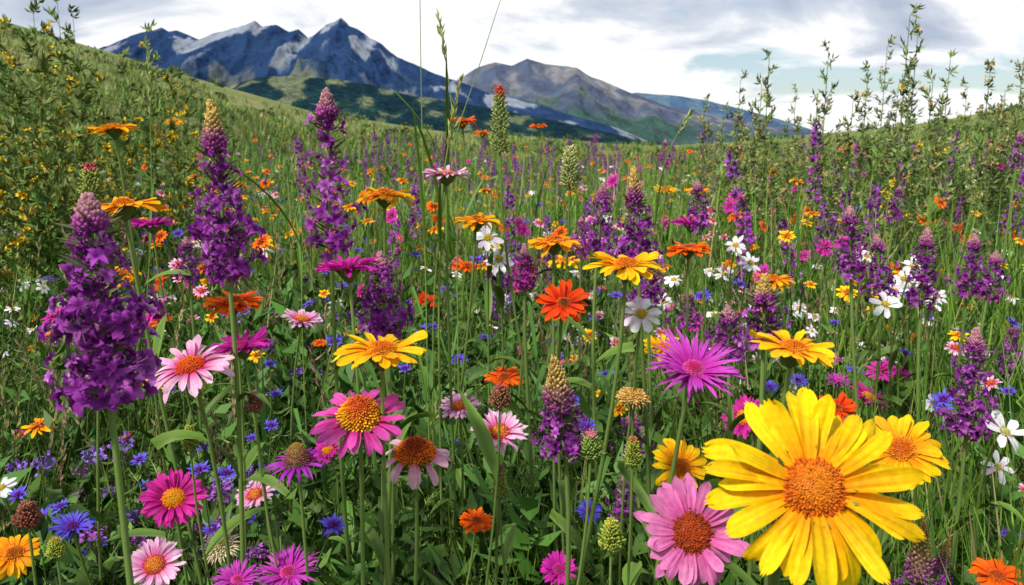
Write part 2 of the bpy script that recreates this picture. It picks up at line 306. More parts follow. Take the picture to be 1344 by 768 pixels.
SP=[(118,285,520,116,.058,.0,2.9,'P',1.2),(279,158,366,82,.058,.13,4,'P',.95),(429,138,335,72,.058,.03,5,'P',.7),(728,478,596,74,.05,.42,0,'P',1.0),
(500,347,442,62,.05,.0,0,'P',1.0),(493,380,455,40,.035,.75,0,'P',1),(832,236,345,54,.05,.2,2.5,'P',.9),(792,250,332,40,.045,.06,0,'P',.75),(1003,380,452,72,.055,.15,0,'P',.9),
(1280,446,572,60,.05,.05,3.4,'P',.85),(1115,284,362,48,.05,.03,2.6,'P',.75),(1152,318,392,38,.045,.04,0,'P',.7),(1216,312,402,48,.05,.05,3,'P',.75),
(1278,318,386,42,.05,.03,2.2,'P',.75),(1306,340,388,38,.05,0,0,'P',.75),(916,246,302,34,.045,.0,0,'P',.7),(873,188,216,17,.04,.0,0,'P',.6),
(830,550,602,46,.045,.0,0,'P',.75),(1329,430,492,30,.04,.05,0,'P',.75),(1338,180,222,22,.04,.0,0,'P',.6),(955,416,470,56,.05,.0,0,'P',.85),(850,334,395,42,.045,.0,0,'P',.85),
(688,330,375,36,.035,.1,0,'M',1),(1212,694,790,62,.045,.6,0,'P',.9),(1243,718,790,44,.04,.3,0,'P',.8),(763,292,340,26,.04,.0,0,'M',.7),(905,390,430,30,.04,.0,0,'P',.8),(820,630,680,30,.03,.0,0,'P',.8),(245,320,370,34,.04,0,0,'P',.8),(1180,250,290,22,.04,0,0,'P',.7)]
for (u,vt,vb,w,D,tip,ncl,c,dn) in SP:
    y=D*FP/w; y=max(.4,min(y,(1-.56)*FP/max(1,(vb-194)))); D=w*y/FP
    t=S(u,vt,y); b=S(u,vb,y); Hs=t[2]-b[2]; mb=MB()
    spike_at(mb,t,Hs,D,tip,ncl,dn,PUR if c=='P' else MAG,lean=rng.normal(0,.08))
    mk_plant('purple_flower_spike' if c=='P' else 'magenta_flower_spike',mb)
def seedspike(u,vt,vb,w,D,c1,c2,name='green_seed_spike'):
    y=D*FP/w;y=max(.4,min(y,(1-.6)*FP/max(1,(vb-194))));D=w*y/FP
    t=S(u,vt,y);b=S(u,vb,y);H=t[2]-b[2];mb=MB()
    stem(mb,b,A([0,0,1.]),max(.0012,D*.07),4,.03);nb=240;k=(np.arange(nb)+.5)/nb;a=np.arange(nb)*2.39996
    rr=D/2*np.sqrt(np.clip(1.02-k**2.5,.05,1))*(.55+.45*np.minimum(1,k*5))*(1-.35*k)*rng.uniform(.5,1.2,nb)
    P=b+np.stack([rr*np.cos(a),rr*np.sin(a),k*H],1);N=np.stack([np.cos(a),np.sin(a),.5+k*.7],1)
    bumps(mb,P,N,D*.065,D*.18*rng.uniform(.6,1.5,nb),lerp(c1,c2,sst(.75,.95,k))*(1+rng.normal(0,.25,(nb,1))),2,4,1.5)
    tube(mb,np.stack([b,(b+t)/2,t-A([0,0,.002])]),D*.25,D*.1,A(c1)*.7,1)
    mk_plant(name,mb)
seedspike(656,114,200,24,.026,(.24,.30,.08),(.45,.06,.04)); seedspike(748,194,245,24,.03,(.32,.36,.12),(.38,.37,.13))
seedspike(690,350,380,26,.03,(.3,.1,.15),(.35,.08,.15)); seedspike(122,218,262,27,.022,(.25,.3,.06),(.42,.04,.08),'flower_bud')
seedspike(775,568,602,30,.02,(.2,.3,.06),(.5,.15,.2),'flower_bud');seedspike(802,684,720,30,.018,(.3,.36,.05),(.4,.4,.05),'flower_bud')
seedspike(656,508,534,26,.018,(.25,.12,.06),(.3,.06,.06),'flower_bud');seedspike(656,612,655,20,.015,(.25,.3,.06),(.35,.15,.12),'flower_bud')
seedspike(38,662,690,30,.02,(.25,.08,.05),(.25,.1,.06),'flower_bud');seedspike(1105,560,590,28,.02,(.3,.32,.08),(.45,.1,.05),'flower_bud')
seedspike(75,708,730,22,.014,(.3,.36,.05),(.4,.3,.05),'flower_bud');seedspike(250,560,590,20,.014,(.3,.36,.05),(.3,.3,.05),'flower_bud')
seedspike(830,575,610,22,.014,(.3,.36,.05),(.4,.15,.05),'flower_bud');seedspike(335,515,540,20,.014,(.3,.12,.08),(.4,.1,.1),'flower_bud')
# ------------------------------------------------------------ merged grass and herb masses
def polar(n,r0,r1,am=48,bias=1.0):
    r=r0*(r1/r0)**(rng.random(n)**bias);a=np.radians(rng.uniform(-am,am,n));return np.column_stack([r*np.sin(a),r*np.cos(a)]),r
def hcap(r): return np.interp(r,[0,.6,1.0,1.6,3,6,20,40],[.36,.40,.50,.60,.66,.68,.6,.45])
def blades(mb,P,phi,L,W,th0,th1,c0,c1,nl,m=0):
    n=len(P);t=np.linspace(0,1,nl);th=th0[:,None]+th1[:,None]*t
    dx=np.cos(th);dz=np.sin(th);z0=np.zeros((n,1))
    X=np.concatenate([z0,np.cumsum((dx[:,1:]+dx[:,:-1])/2,1)],1)*(L/(nl-1))[:,None]
    Z=np.concatenate([z0,np.cumsum((dz[:,1:]+dz[:,:-1])/2,1)],1)*(L/(nl-1))[:,None]
    w=np.minimum(1,.55+1.5*t)*(1-t**2.2*.95);tw=rng.normal(0,.8,n)[:,None]*t
    s=A([-1,1])[None,None,:];hw=(W/2)[:,None]*w[None,:]
    Yl=(hw*np.cos(tw))[:,:,None]*s;Zo=(hw*np.sin(tw))[:,:,None]*s*.6
    Xx=X[:,:,None]+Zo*np.sin(th)[:,:,None];Zz=Z[:,:,None]+Zo*np.cos(th)[:,:,None]
    c=np.cos(phi)[:,None,None];q=np.sin(phi)[:,None,None]
    V=np.stack([Xx*c-Yl*q+P[:,0,None,None],Xx*q+Yl*c+P[:,1,None,None],Zz+P[:,2,None,None]],-1).reshape(-1,3)
    F=(gridF(nl,2)[None]+(np.arange(n)*nl*2)[:,None,None]).reshape(-1,4)
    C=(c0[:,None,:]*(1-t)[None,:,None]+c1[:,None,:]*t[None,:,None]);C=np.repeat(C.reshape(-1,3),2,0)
    mb.add(V,F,C,m)
gm=MB()
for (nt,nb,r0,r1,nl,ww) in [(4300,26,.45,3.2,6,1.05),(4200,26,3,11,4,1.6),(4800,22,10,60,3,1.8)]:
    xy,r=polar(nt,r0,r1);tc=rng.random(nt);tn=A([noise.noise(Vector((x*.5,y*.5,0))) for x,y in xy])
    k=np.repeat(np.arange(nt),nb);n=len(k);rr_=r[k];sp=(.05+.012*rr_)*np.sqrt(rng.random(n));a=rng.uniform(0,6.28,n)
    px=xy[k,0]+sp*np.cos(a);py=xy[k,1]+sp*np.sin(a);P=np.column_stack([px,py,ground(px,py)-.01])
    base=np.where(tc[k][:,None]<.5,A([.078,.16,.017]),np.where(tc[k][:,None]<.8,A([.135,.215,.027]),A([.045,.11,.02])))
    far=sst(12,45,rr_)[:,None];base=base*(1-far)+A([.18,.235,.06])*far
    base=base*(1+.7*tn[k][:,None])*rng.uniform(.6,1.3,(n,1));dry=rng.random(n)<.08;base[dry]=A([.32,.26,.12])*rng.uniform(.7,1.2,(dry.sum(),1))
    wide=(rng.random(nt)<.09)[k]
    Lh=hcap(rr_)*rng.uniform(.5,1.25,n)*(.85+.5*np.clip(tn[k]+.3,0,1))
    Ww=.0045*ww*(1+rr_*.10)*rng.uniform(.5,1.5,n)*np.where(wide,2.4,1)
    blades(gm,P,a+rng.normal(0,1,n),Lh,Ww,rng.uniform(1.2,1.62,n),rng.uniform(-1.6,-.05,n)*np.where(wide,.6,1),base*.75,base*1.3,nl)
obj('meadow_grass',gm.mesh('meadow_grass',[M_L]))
TY=[(.030,.0035,(.09,.18,.03)),(.024,.0045,(.12,.20,.035)),(.050,.018,(.055,.14,.02)),(.038,.015,(.09,.17,.028)),(.065,.012,(.075,.165,.03)),(.020,.003,(.13,.20,.045))]
hm=MB()
for (nh,ns,nlf,r0,r1,am) in [(2300,4,26,.6,3.5,46),(1900,4,20,3,12,48),(1700,4,12,10,45,48)]:
    xy,r=polar(nh,r0,r1,am);k=np.repeat(np.arange(nh),ns);n=len(k);ty=rng.choice(6,nh,p=[.20,.16,.19,.18,.17,.10])
    g=np.column_stack([xy,ground(xy[:,0],xy[:,1])-.01]);a=rng.uniform(0,6.28,n);h=hcap(r)[k]*rng.uniform(.55,1.12,n);sp=.10*rng.random(n)*(1+r[k]*.05)
    top=g[k]+np.column_stack([np.cos(a)*sp,np.sin(a)*sp,h]);sc_=1+r[k]*.07
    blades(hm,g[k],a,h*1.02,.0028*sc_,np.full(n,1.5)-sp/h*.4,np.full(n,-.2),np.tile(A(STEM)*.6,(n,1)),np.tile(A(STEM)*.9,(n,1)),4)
    kk=np.repeat(np.arange(n),nlf);m=len(kk);t=rng.uniform(.15,1,m);b=rng.uniform(0,6.28,m)
    P=g[k][kk]+(top-g[k])[kk]*t[:,None]
    tyk=ty[k][kk];Ls=A([x[0] for x in TY])[tyk]*rng.uniform(.6,1.5,m)*(1.35-.6*t)*sc_[kk];Ws=A([x[1] for x in TY])[tyk]*sc_[kk]*rng.uniform(.7,1.3,m)
    fine=Ws<.006; off=rng.random(m)*.04*fine*sc_[kk]
    D=np.column_stack([np.cos(b),np.sin(b),rng.uniform(.1,1.2,m)]);P=P+D*off[:,None]
    D=D+rng.normal(0,.5,(m,3))*fine[:,None]
    pc=rng.uniform(.55,1.35,nh);C=A([x[2] for x in TY])[tyk]*(pc[k][kk]*rng.uniform(.75,1.3,m))[:,None]
    leaves(hm,P,D,Ls,Ws,C,0,.25,True)
xy,r=polar(230,.95,4.5,42)
for (x,y_),q in zip(xy,r):
    hh=float(hcap(q))*rng.uniform(.5,.9);cc=A((.06,.14,.022))*rng.uniform(.7,1.5)
    for i in range(rng.integers(6,13)):
        f=rng.uniform(.35,1);V,F,t,ss=petal(rng.uniform(.08,.16),rng.uniform(.022,.04),8,5,rng.uniform(.4,1.3),rng.uniform(-1.6,-.4),.22,.02,0,'point',rng.normal(0,.25))
        V[:,2]+=.004*np.sin(t*14)*np.abs(ss)
        hm.add(rotz(V,rng.uniform(0,6.28))+A([x,y_,float(ground(x,y_))+hh*f]),F,lerp(cc*1.5,cc,np.minimum(1,np.abs(ss)*2.5))*rng.uniform(.8,1.25),0)
    tube(hm,A([[x,y_,0],[x+.005,y_,hh*.5],[x,y_,hh]]),.003,.0018,A(STEM)*.8,0,4)
obj('meadow_herbs',hm.mesh('meadow_herbs',[M_L]))
# seed-headed grasses standing above the sward, one merged mass
sgm=MB();ng=900;xy,r=polar(ng,1.2,30,47);g=np.column_stack([xy,ground(xy[:,0],xy[:,1])]);hh=hcap(r)*rng.uniform(.95,1.35,ng);ph=rng.uniform(0,6.28,ng);ln=rng.uniform(-.5,-.05,ng)
cs=A([[.26,.24,.09],[.36,.28,.13],[.30,.16,.13]])[rng.integers(0,3,ng)]
blades(sgm,g,ph,hh,.0022*(1+r*.09),np.full(ng,1.54),ln,np.tile(A(STEM)*.8,(ng,1)),cs,6)
X=[v.reshape(ng,6,2,3).mean(2) for v in sgm.V][0];k=np.repeat(np.arange(ng),26);f=rng.random(len(k))
P=X[k,4]+(X[k,5]-X[k,4])*f[:,None];D=rng.normal(0,.35,(len(k),3))+(X[k,5]-X[k,4])/np.linalg.norm(X[k,5]-X[k,4],axis=1)[:,None]
sw=1+r[k]*.08;leaves(sgm,P,D,.016*sw,.0035*sw,cs[k]*rng.uniform(.7,1.3,(len(k),1)),0,.2,True)
obj('seed_head_grass',sgm.mesh('seed_head_grass',[M_L]))
print('masses',time.time()-T0)
# ------------------------------------------------------------ prototypes
def P_feather(H=.5,ns=4):
    mb=MB()
    for s in range(ns):
        a=rng.uniform(0,6.28);h=H*rng.uniform(.65,1.1);top=A([math.cos(a)*.1,math.sin(a)*.1,h])*A([rng.uniform(.4,1.3)]*2+[1])
        Pt=bez(A([0,0,0.]),A([0,0,h*.4]),top*A([.7,.7,.8]),top,14);tube(mb,Pt,.0016,.001,STEM,1,3)
        for i in range(4,14):
            for q in range(2):
                b=i*2.4+q*3.14+rng.normal(0,.3);d=A([math.cos(b),math.sin(b),rng.uniform(.2,.8)]);d/=np.linalg.norm(d)
                Ln=.07*(1.15-i/22)*rng.uniform(.7,1.2);k=np.linspace(.2,1,7)
                cp=Pt[i]+d*(Ln*k)[:,None]-A([0,0,1])*(Ln*.25*k**2)[:,None]
                side=np.cross(d,A([0,0,1.]));side/=np.linalg.norm(side)
                for sg in (-1,1):
                    D=d*.7+side*sg*.9+A([0,0,.25]);leaves(mb,cp,np.tile(D,(7,1))+rng.normal(0,.15,(7,3)),Ln*.32*(1.2-k),.003,vary((.10,.185,.03),7,.15),1,.25,True)
                leaves(mb,Pt[i][None],d[None],Ln,.0018,A([STEM]),1,.25,True)
    return mb
def P_flower(kind,H=.6,nh=3,D=.04,det=.5):
    mb=MB()
    for i in range(nh):
        a=rng.uniform(0,6.28);p=A([math.cos(a)*.09,math.sin(a)*.09,H*rng.uniform(.74,1.08)]) ; n=nvec(rng.uniform(5,50),rng.uniform(-60,60))
        top=head(mb,p,n,kind,D/2*rng.uniform(.7,1.2),det,rng.uniform(0,6))
        Pt=bez(A([0,0,0.]),A([0,0,H*.4]),top-n*.1,top,6);tube(mb,Pt,.0014,.0010,A(STEM)*.8,1,3)
        P=Pt[rng.integers(1,5,8)];leaves(mb,P,rng.normal(0,.6,(8,3))+A([0,0,.5]),.04,.007,vary(GREEN,8),1,.25,True)
    return mb
def P_spike(H=.6,nh=2):
    mb=MB()
    for i in range(nh):
        a=rng.uniform(0,6.28);h=H*rng.uniform(.8,1.1);base=A([math.cos(a)*.06,math.sin(a)*.06,h*.78]);tube(mb,np.stack([A([0,0,0.]),base*.5,base,base+A([0,0,h*.2])]),.002,.0012,STEM,1,3)
        n=130;t=rng.random(n);b=rng.uniform(0,6.28,n);d=np.stack([np.cos(b),np.sin(b),rng.normal(.2,.5,n)],1)
        P=base+A([0,0,1])*(h*.22*t)[:,None]+d*(.013*(1-.7*t)*rng.uniform(.3,1,n))[:,None]
        leaves(mb,P,d+rng.normal(0,.4,(n,3)),.012,.009,vary((.32,.05,.38),n,.35),0,.2,True)
    return mb
def P_umbel(c,H=.5,nh=3,sz=.05):
    mb=MB()
    for i in range(nh):
        a=rng.uniform(0,6.28);h=H*rng.uniform(.8,1.1);p=A([math.cos(a)*.08,math.sin(a)*.08,h]);tube(mb,bez(A([0,0,0.]),A([0,0,h*.4]),p*.8,p-A([0,0,.02]),6),.0016,.001,STEM,1,3)
        n=50;r=np.sqrt(rng.random(n))*sz/2;b=rng.uniform(0,6.28,n);P=p+np.stack([r*np.cos(b),r*np.sin(b),rng.normal(0,.004,n)-r*r*8],1)
        leaves(mb,P,rng.normal(0,1,(n,3))+A([0,0,.4]),.006,.006,vary(c,n,.15),0,.2,True)
        for q in range(0,n,5): leaves(mb,(p-A([0,0,.03]))[None],(P[q]-p+A([0,0,.03]))[None],np.linalg.norm(P[q]-p+A([0,0,.03])),.0015,A([STEM]),1,.2,True)
    return mb
def collection(name,mbs):
    c=bpy.data.collections.new(name)
    for i,(n,mb) in enumerate(mbs):
        o=bpy.data.objects.new(n,mb.mesh(n,MATS2)); c.objects.link(o)
    return c
def scatter(name,coll,xy,scl,idx,tiltamt=.12):
    n=len(xy);me=bpy.data.meshes.new(name);me.vertices.add(n)
    z=ground(xy[:,0],xy[:,1]);me.vertices.foreach_set("co",np.column_stack([xy,z-.01]).astype(np.float32).ravel())
    rot=np.column_stack([rng.normal(0,tiltamt,n),rng.normal(0,tiltamt,n),rng.uniform(-.7,.7,n)])
    at=me.attributes.new('rot','FLOAT_VECTOR','POINT');at.data.foreach_set('vector',rot.astype(np.float32).ravel())
    at=me.attributes.new('scl','FLOAT_VECTOR','POINT');at.data.foreach_set('vector',scl.astype(np.float32).ravel())
    at=me.attributes.new('idx','INT','POINT');at.data.foreach_set('value',idx.astype(np.int32))
    o=obj(name,me)
    g=bpy.data.node_groups.new(name+'_nodes','GeometryNodeTree')
    g.interface.new_socket('Geometry',in_out='INPUT',socket_type='NodeSocketGeometry');g.interface.new_socket('Geometry',in_out='OUTPUT',socket_type='NodeSocketGeometry')
    N=g.nodes;gi=N.new('NodeGroupInput');go=N.new('NodeGroupOutput');ip=N.new('GeometryNodeInstanceOnPoints');ci=N.new('GeometryNodeCollectionInfo')
    ci.inputs['Collection'].default_value=coll;ci.inputs['Separate Children'].default_value=True;ci.inputs['Reset Children'].default_value=True
    def na(t,nm):
        x=N.new('GeometryNodeInputNamedAttribute');x.data_type=t;x.inputs['Name'].default_value=nm;return x.outputs['Attribute']
    L=g.links;L.new(gi.outputs[0],ip.inputs['Points']);L.new(ci.outputs[0],ip.inputs['Instance']);ip.inputs['Pick Instance'].default_value=True
    L.new(na('INT','idx'),ip.inputs['Instance Index']);L.new(na('FLOAT_VECTOR','rot'),ip.inputs['Rotation']);L.new(na('FLOAT_VECTOR','scl'),ip.inputs['Scale'])
    L.new(ip.outputs[0],go.inputs[0]);md=o.modifiers.new('scatter','NODES');md.node_group=g
    return o
hc=collection('herbs',[('feathery_herb',P_feather(.5)),('feathery_herb',P_feather(.55,3)),('feathery_herb',P_feather(.45,5))])
xy,r=polar(380,.75,5,45);n=len(r);s=hcap(r)/.55*rng.uniform(.85,1.15,n)
scatter('feathery_herbs',hc,xy,np.column_stack([s,s,s]),rng.integers(0,3,n))
def flowers(name,protos,n,r0,r1,amin,amax,hs=(.76,1.18),bias=1.0,clump=0):
    c=collection(name+'_plants',[(name+'_plant',p) for p in protos])
    r=r0*(r1/r0)**(rng.random(n)**bias);a=np.radians(rng.uniform(amin,amax,n))
    if clump: 
        k=rng.integers(0,clump,n);cr=r0*(r1/r0)**rng.random(clump);ca=np.radians(rng.uniform(amin,amax,clump))
        r=cr[k]*np.exp(rng.normal(0,.11,n));a=ca[k]+rng.normal(0,.055,n)
    s=rng.uniform(*hs,n);sx=s*rng.uniform(.8,1.25,n)*(1+np.clip(r-4,0,60)*.045);H=hcap(r)/.6*1.10
    scatter(name,c,np.column_stack([r*np.sin(a),r*np.cos(a)]),np.column_stack([sx,sx,s*H*(1+np.clip(r-6,0,50)*.006)]),rng.integers(0,len(protos),n))
flowers('white_daisies',[P_flower('W',.6,3,.044),P_flower('W',.57,3,.036)],180,1.5,8,2,42,clump=18)
flowers('white_meadow_daisies',[P_flower('W',.58,2,.034),P_flower('W',.6,2,.03)],120,1.5,14,-38,35,clump=28)
flowers('white_yarrow',[P_umbel((.68,.66,.58),.57),P_umbel((.62,.52,.48),.55)],120,1.8,16,-45,-18,clump=16)
flowers('orange_daisies',[P_flower('G',.62,2,.045),P_flower('O',.6,2,.042)],360,2.0,40,-42,42,bias=.9,clump=130)
flowers('yellow_daisies',[P_flower('Y',.6,2,.042)],190,1.8,35,-20,42,clump=70)
flowers('red_poppies',[P_flower('R',.6,2,.045),P_flower('O',.62,1,.04)],210,2.2,30,-32,32,clump=70)
flowers('magenta_asters',[P_flower('MF',.62,2,.042),P_flower('M',.58,2,.035)],240,1.6,22,-42,46,clump=110)
flowers('pink_asters',[P_flower('LP',.57,2,.036),P_flower('PR',.58,2,.035)],160,1.6,16,-42,42,clump=80)
flowers('blue_cornflowers',[P_flower('B',.56,2,.034),P_flower('B',.58,2,.032)],220,1.0,9,-40,45,clump=75)
flowers('purple_spikes',[P_spike(.72),P_spike(.64,2)],190,2.0,28,-15,46,clump=50)
flowers('purple_clover',[P_umbel((.34,.10,.42),.54,3,.03),P_umbel((.24,.12,.48),.52,3,.028)],140,1.0,7,-42,45,clump=36)
print('flowers',time.time()-T0)
# ------------------------------------------------------------ tall bushes and weeds
def bush(name,u,vt,y,nst,spread,leafc,flc,ldens=40,narrow=False,lw=.012,ll=.035,flp=.5):
    t=S(u,vt,y);x0=t[0];H=t[2]-float(ground(x0,y));mb=MB();g=A([x0,y,float(ground(x0,y))-.02])
    for s in range(nst):
        a=rng.uniform(0,6.28);h=H*(1 if s==0 else rng.uniform(.45,.92));sp=spread*rng.uniform(.2,1)*(0 if s==0 else 1)
        top=g+A([math.cos(a)*sp,math.sin(a)*sp,h]);P=bez(g+A([math.cos(a),math.sin(a),0])*sp*.2,g+A([math.cos(a)*sp*.4,math.sin(a)*sp*.4,h*.4]),top-A([0,0,h*.3]),top,22)
        tube(mb,P,.0045,.001,A(STEM)*.9,1,4)
        for i in range(3,22):
            for q in range(2 if i<19 else 1):
                b=rng.uniform(0,6.28);Ln=(.07 if narrow else .14)*H*(1.1-i/22)*rng.uniform(.5,1.2)+.02
                d=A([math.cos(b)*.55,math.sin(b)*.55,.9 if narrow else .6]);tw=np.stack([P[i]+d*Ln*k for k in (0,.5,1)]);tube(mb,tw,.0014,.0006,STEM,1,3)
                nn=int(ldens*(.4+Ln/.2*.5));k=rng.random(nn)
                D=rng.normal(0,.6,(nn,3))+A([d[0],d[1],.5]);leaves(mb,tw[0]+(tw[2]-tw[0])*k[:,None],D,ll*rng.uniform(.6,1.2,nn),lw,vary(leafc,nn,.22),1,.25,True)
                if flc is not None and rng.random()<flp*(i/21)**.7:
                    nf=rng.integers(3,7);bp=tw[2]+rng.normal(0,.009,(nf,3))
                    for z in range(4): leaves(mb,bp,rng.normal(0,1,(nf,3))+A([0,0,.5]),.012,.009,vary(flc,nf,.1),0,.2,True)
    return obj(name,mb.mesh(name,MATS2))
YL=(.85,.55,.02)
for u,vt,y in [(40,-20,2.5),(8,30,2.3),(95,15,2.8),(190,35,3.1),(225,115,3.6),(135,100,3.2),(-50,10,2.8),(60,90,2.4),(72,-30,2.9),(160,70,2.9)]:
    bush('yellow_flowering_bush',u,vt,y,6,.24,(.16,.22,.045),YL,24,flp=.34,lw=.010,ll=.034)
for u,vt,y in [(20,205,3.2),(90,215,3.0),(160,210,3.6),(60,260,2.2),(200,230,4.5),(-20,150,4)]:
    bush('leafy_shrub',u,vt,y,10,.35,(.07,.16,.025),None,26,lw=.015,ll=.04)
for u,vt,y in [(1195,12,2.6),(1010,68,2.9),(1088,60,3.1),(1140,84,2.9),(972,100,3.6),(1248,70,3.1),(1300,88,2.9),(1165,55,3.6),(1045,115,4.2),(925,128,4.2),(1345,66,3.1),(1120,126,2.8),(1225,100,2.6),(1400,80,3.3),(1180,105,3.7),(1270,110,3.9),(950,140,4.0),(1320,115,4.2),(1205,40,2.9),(1000,105,3.1)]:
    bush('tall_meadow_weed',u,vt,y,5,.14,(.21,.27,.085),(.5,.38,.16) if u not in(1195,1248) else YL,26,True,.008,.030,flp=.35)
for u,vt,y in [(1010,190,3.4),(1190,150,3.0),(1230,180,3.6),(1150,200,3.3),(1320,190,3.0),(1080,220,3.6),(1200,210,2.7)]:
    bush('green_shrub',u,vt,y,9,.3,(.13,.225,.04),None,22,lw=.009,ll=.05)
def stalk(pts,y,r,head_n=0,name='tall_grass_stalk',nb=3):
    P=[S(u,v,y+i*.02) for i,(u,v) in enumerate(pts)];g=P[0].copy();g[2]=-.02;P=[g]+P
    P=A(P);t=np.linspace(0,len(P)-1,24);Q=np.stack([np.interp(t,np.arange(len(P)),P[:,i]) for i in range(3)],1)
    for _ in range(3): Q[1:-1]=(Q[:-2]+2*Q[1:-1]+Q[2:])/4
    mb=MB();tube(mb,Q,r,r*.4,(.17,.26,.05),1,5)
    if head_n:
        k=rng.random(head_n);p=Q[-5]+(Q[-1]-Q[-5])*k[:,None];leaves(mb,p,rng.normal(0,.2,(head_n,3))+(Q[-1]-Q[-3])/np.linalg.norm(Q[-1]-Q[-3]),.02,.004,vary((.3,.34,.12),head_n,.15),1)
    for i in range(nb):
        V,F,tt,ss=petal(rng.uniform(.12,.2),.006,8,3,rng.uniform(1.2,1.45),rng.uniform(-.8,-.2),.3,0,0,'blade',.2);mb.add(rotz(V,rng.uniform(0,6.28))+Q[rng.integers(3,12)],F,lerp((.09,.18,.02),(.14,.25,.04),tt),1)
    mk_plant(name,mb)
stalk([(560,420),(556,250),(553,130),(551,-20)],1.1,.0013)
stalk([(565,400),(590,200),(628,90),(660,-10)],1.15,.0012)
stalk([(600,380),(600,220),(590,110),(576,25)],1.2,.0013,30)
stalk([(575,420),(578,300),(580,240),(602,110)],1.0,.0018,40)
stalk([(395,420),(398,320),(392,260),(385,215)],1.3,.0013,40)
stalk([(860,330),(858,260),(880,190),(905,150)],1.6,.0013,60)
stalk([(190,420),(200,300),(198,190),(195,70)],1.4,.0013,50)
for (u,y) in [(590,1.25),(620,1.4),(680,1.3),(650,1.6),(560,1.5),(740,1.5),(630,1.15),(380,1.3),(540,1.3),(700,1.1),(450,1.5),(1000,1.5),(720,1.35),(600,1.7),(480,1.25),(660,1.15)]:
    mb=MB();x=S(u,400,y)[0]
    for i in range(10):
        V,F,t,ss=petal(rng.uniform(.45,.72),rng.uniform(.012,.021),12,3,rng.uniform(1.38,1.58),rng.uniform(-.45,-.05),.3,0,0,'blade',.2)
        mb.add(rotz(V,rng.uniform(0,6.28))+A([x+rng.normal(0,.03),y+rng.normal(0,.03),-.01]),F,lerp((.06,.16,.03),(.115,.26,.055),t)*rng.uniform(.8,1.2),1)
    mk_plant('long_leaf_clump',mb)
print('bushes',time.time()-T0)
# ------------------------------------------------------------ ground
rr=np.concatenate([[0],np.geomspace(.3,60,70),np.linspace(63,130,40),np.geomspace(135,12000,60)]);na=360
az=np.linspace(-math.pi,math.pi,na,endpoint=False)
X=rr[:,None]*np.sin(az);Y=rr[:,None]*np.cos(az);Z=ground(X,Y)
V=np.stack([X.ravel(),Y.ravel(),Z.ravel()],1)
i=np.arange(len(rr)-1)[:,None]*na;j=np.arange(na)[None];q=(j+1)%na
F=np.stack([(i+j).ravel(),(i+q).ravel(),(i+na+q).ravel(),(i+na+j).ravel()],1)[:,::-1]
R=np.hypot(V[:,0],V[:,1]);nz=A([noise.fractal(Vector((x*.06,y*.06,0)),1,2,4) for x,y in V[:,:2]])
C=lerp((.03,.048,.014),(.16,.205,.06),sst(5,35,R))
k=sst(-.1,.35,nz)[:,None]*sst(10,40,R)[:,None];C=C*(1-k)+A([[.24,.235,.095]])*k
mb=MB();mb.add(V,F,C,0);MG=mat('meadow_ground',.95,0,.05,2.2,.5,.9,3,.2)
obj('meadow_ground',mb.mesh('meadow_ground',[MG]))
sm=MB();n0=110;xy,r=polar(n0,45,88,46)
for (x,y_),rr0 in zip(xy,r):
    s=rng.uniform(.2,.6);m=60;P=rng.normal(0,1,(m,3));P/=np.linalg.norm(P,axis=1)[:,None];P[:,2]=np.abs(P[:,2]);P*=A([s*1.6,s*1.6,s])*rng.uniform(.5,1,(m,1))
    leaves(sm,P+A([x,y_,float(ground(x,y_))]),P+rng.normal(0,.3,(m,3)),.25,.16,vary((.09,.14,.035),m,.3)*rng.uniform(.7,1.4),0,.25,True)
obj('hillside_shrubs',sm.mesh('hillside_shrubs',[M_L]))
# ------------------------------------------------------------ mountains (aerial haze put into the colours)
def mountain(name,crest,D,front,back,base,colf,amp,seed,nx=420,ny=110,fq=1.0,noisecol=.3,bs=.01,bd=25):
    cp=A([S(u,v,D) for u,v in crest]);x=np.linspace(cp[0,0],cp[-1,0],nx);y=np.concatenate([np.linspace(D-front,D,ny),np.linspace(D,D+back,14)[1:]])
    XX,YY=np.meshgrid(x,y,indexing='ij');s=np.clip((D-YY)/front,0,1);sb=np.clip((YY-D)/back,0,1)
    N1=np.zeros(XX.shape);N2=np.zeros(XX.shape);f=fq/front*3
    for a in range(XX.shape[0]):
        for b in range(XX.shape[1]):
            p=Vector((XX[a,b]*f*1.7,YY[a,b]*f*.8,seed));N1[a,b]=noise.ridged_multi_fractal(p,.8,2.1,7,1.0,2.0)-1.1;N2[a,b]=noise.fractal(p*2.3,1,2,5)
    Xw=XX+N2*front*.12*s
    cr=np.interp(Xw,cp[:,0],cp[:,2])
    prof=(1-s)**1.25*(1-sb)
    H=base+(cr-base)*prof+N1*amp*(.12+1.5*s*(1-s)*1.6)*(cr-base)*.35
    gx,gy=np.gradient(H,x,y);slope=np.hypot(gx,gy)
    rel=(H-base)/(cp[:,2].max()-base)
    C=colf(XX,YY,s,rel,slope,N1,N2)
    m=MB();nY=len(y);m.add(np.stack([XX.ravel(),YY.ravel(),H.ravel()],1),gridF(nx,nY)[:,::-1],C.reshape(-1,3),0)
    M=mat(name+'_hazed_rock',.95,0,.02,bs,noisecol,.9,bs*2.5,bd)  # base colour includes the blue haze tint, no volume
    return obj(name,m.mesh(name,[M]))
def mix3(a,b,t): return (A(a)*(1-t[...,None]) if np.ndim(a)==1 else a*(1-t[...,None]))+A(b)*t[...,None]
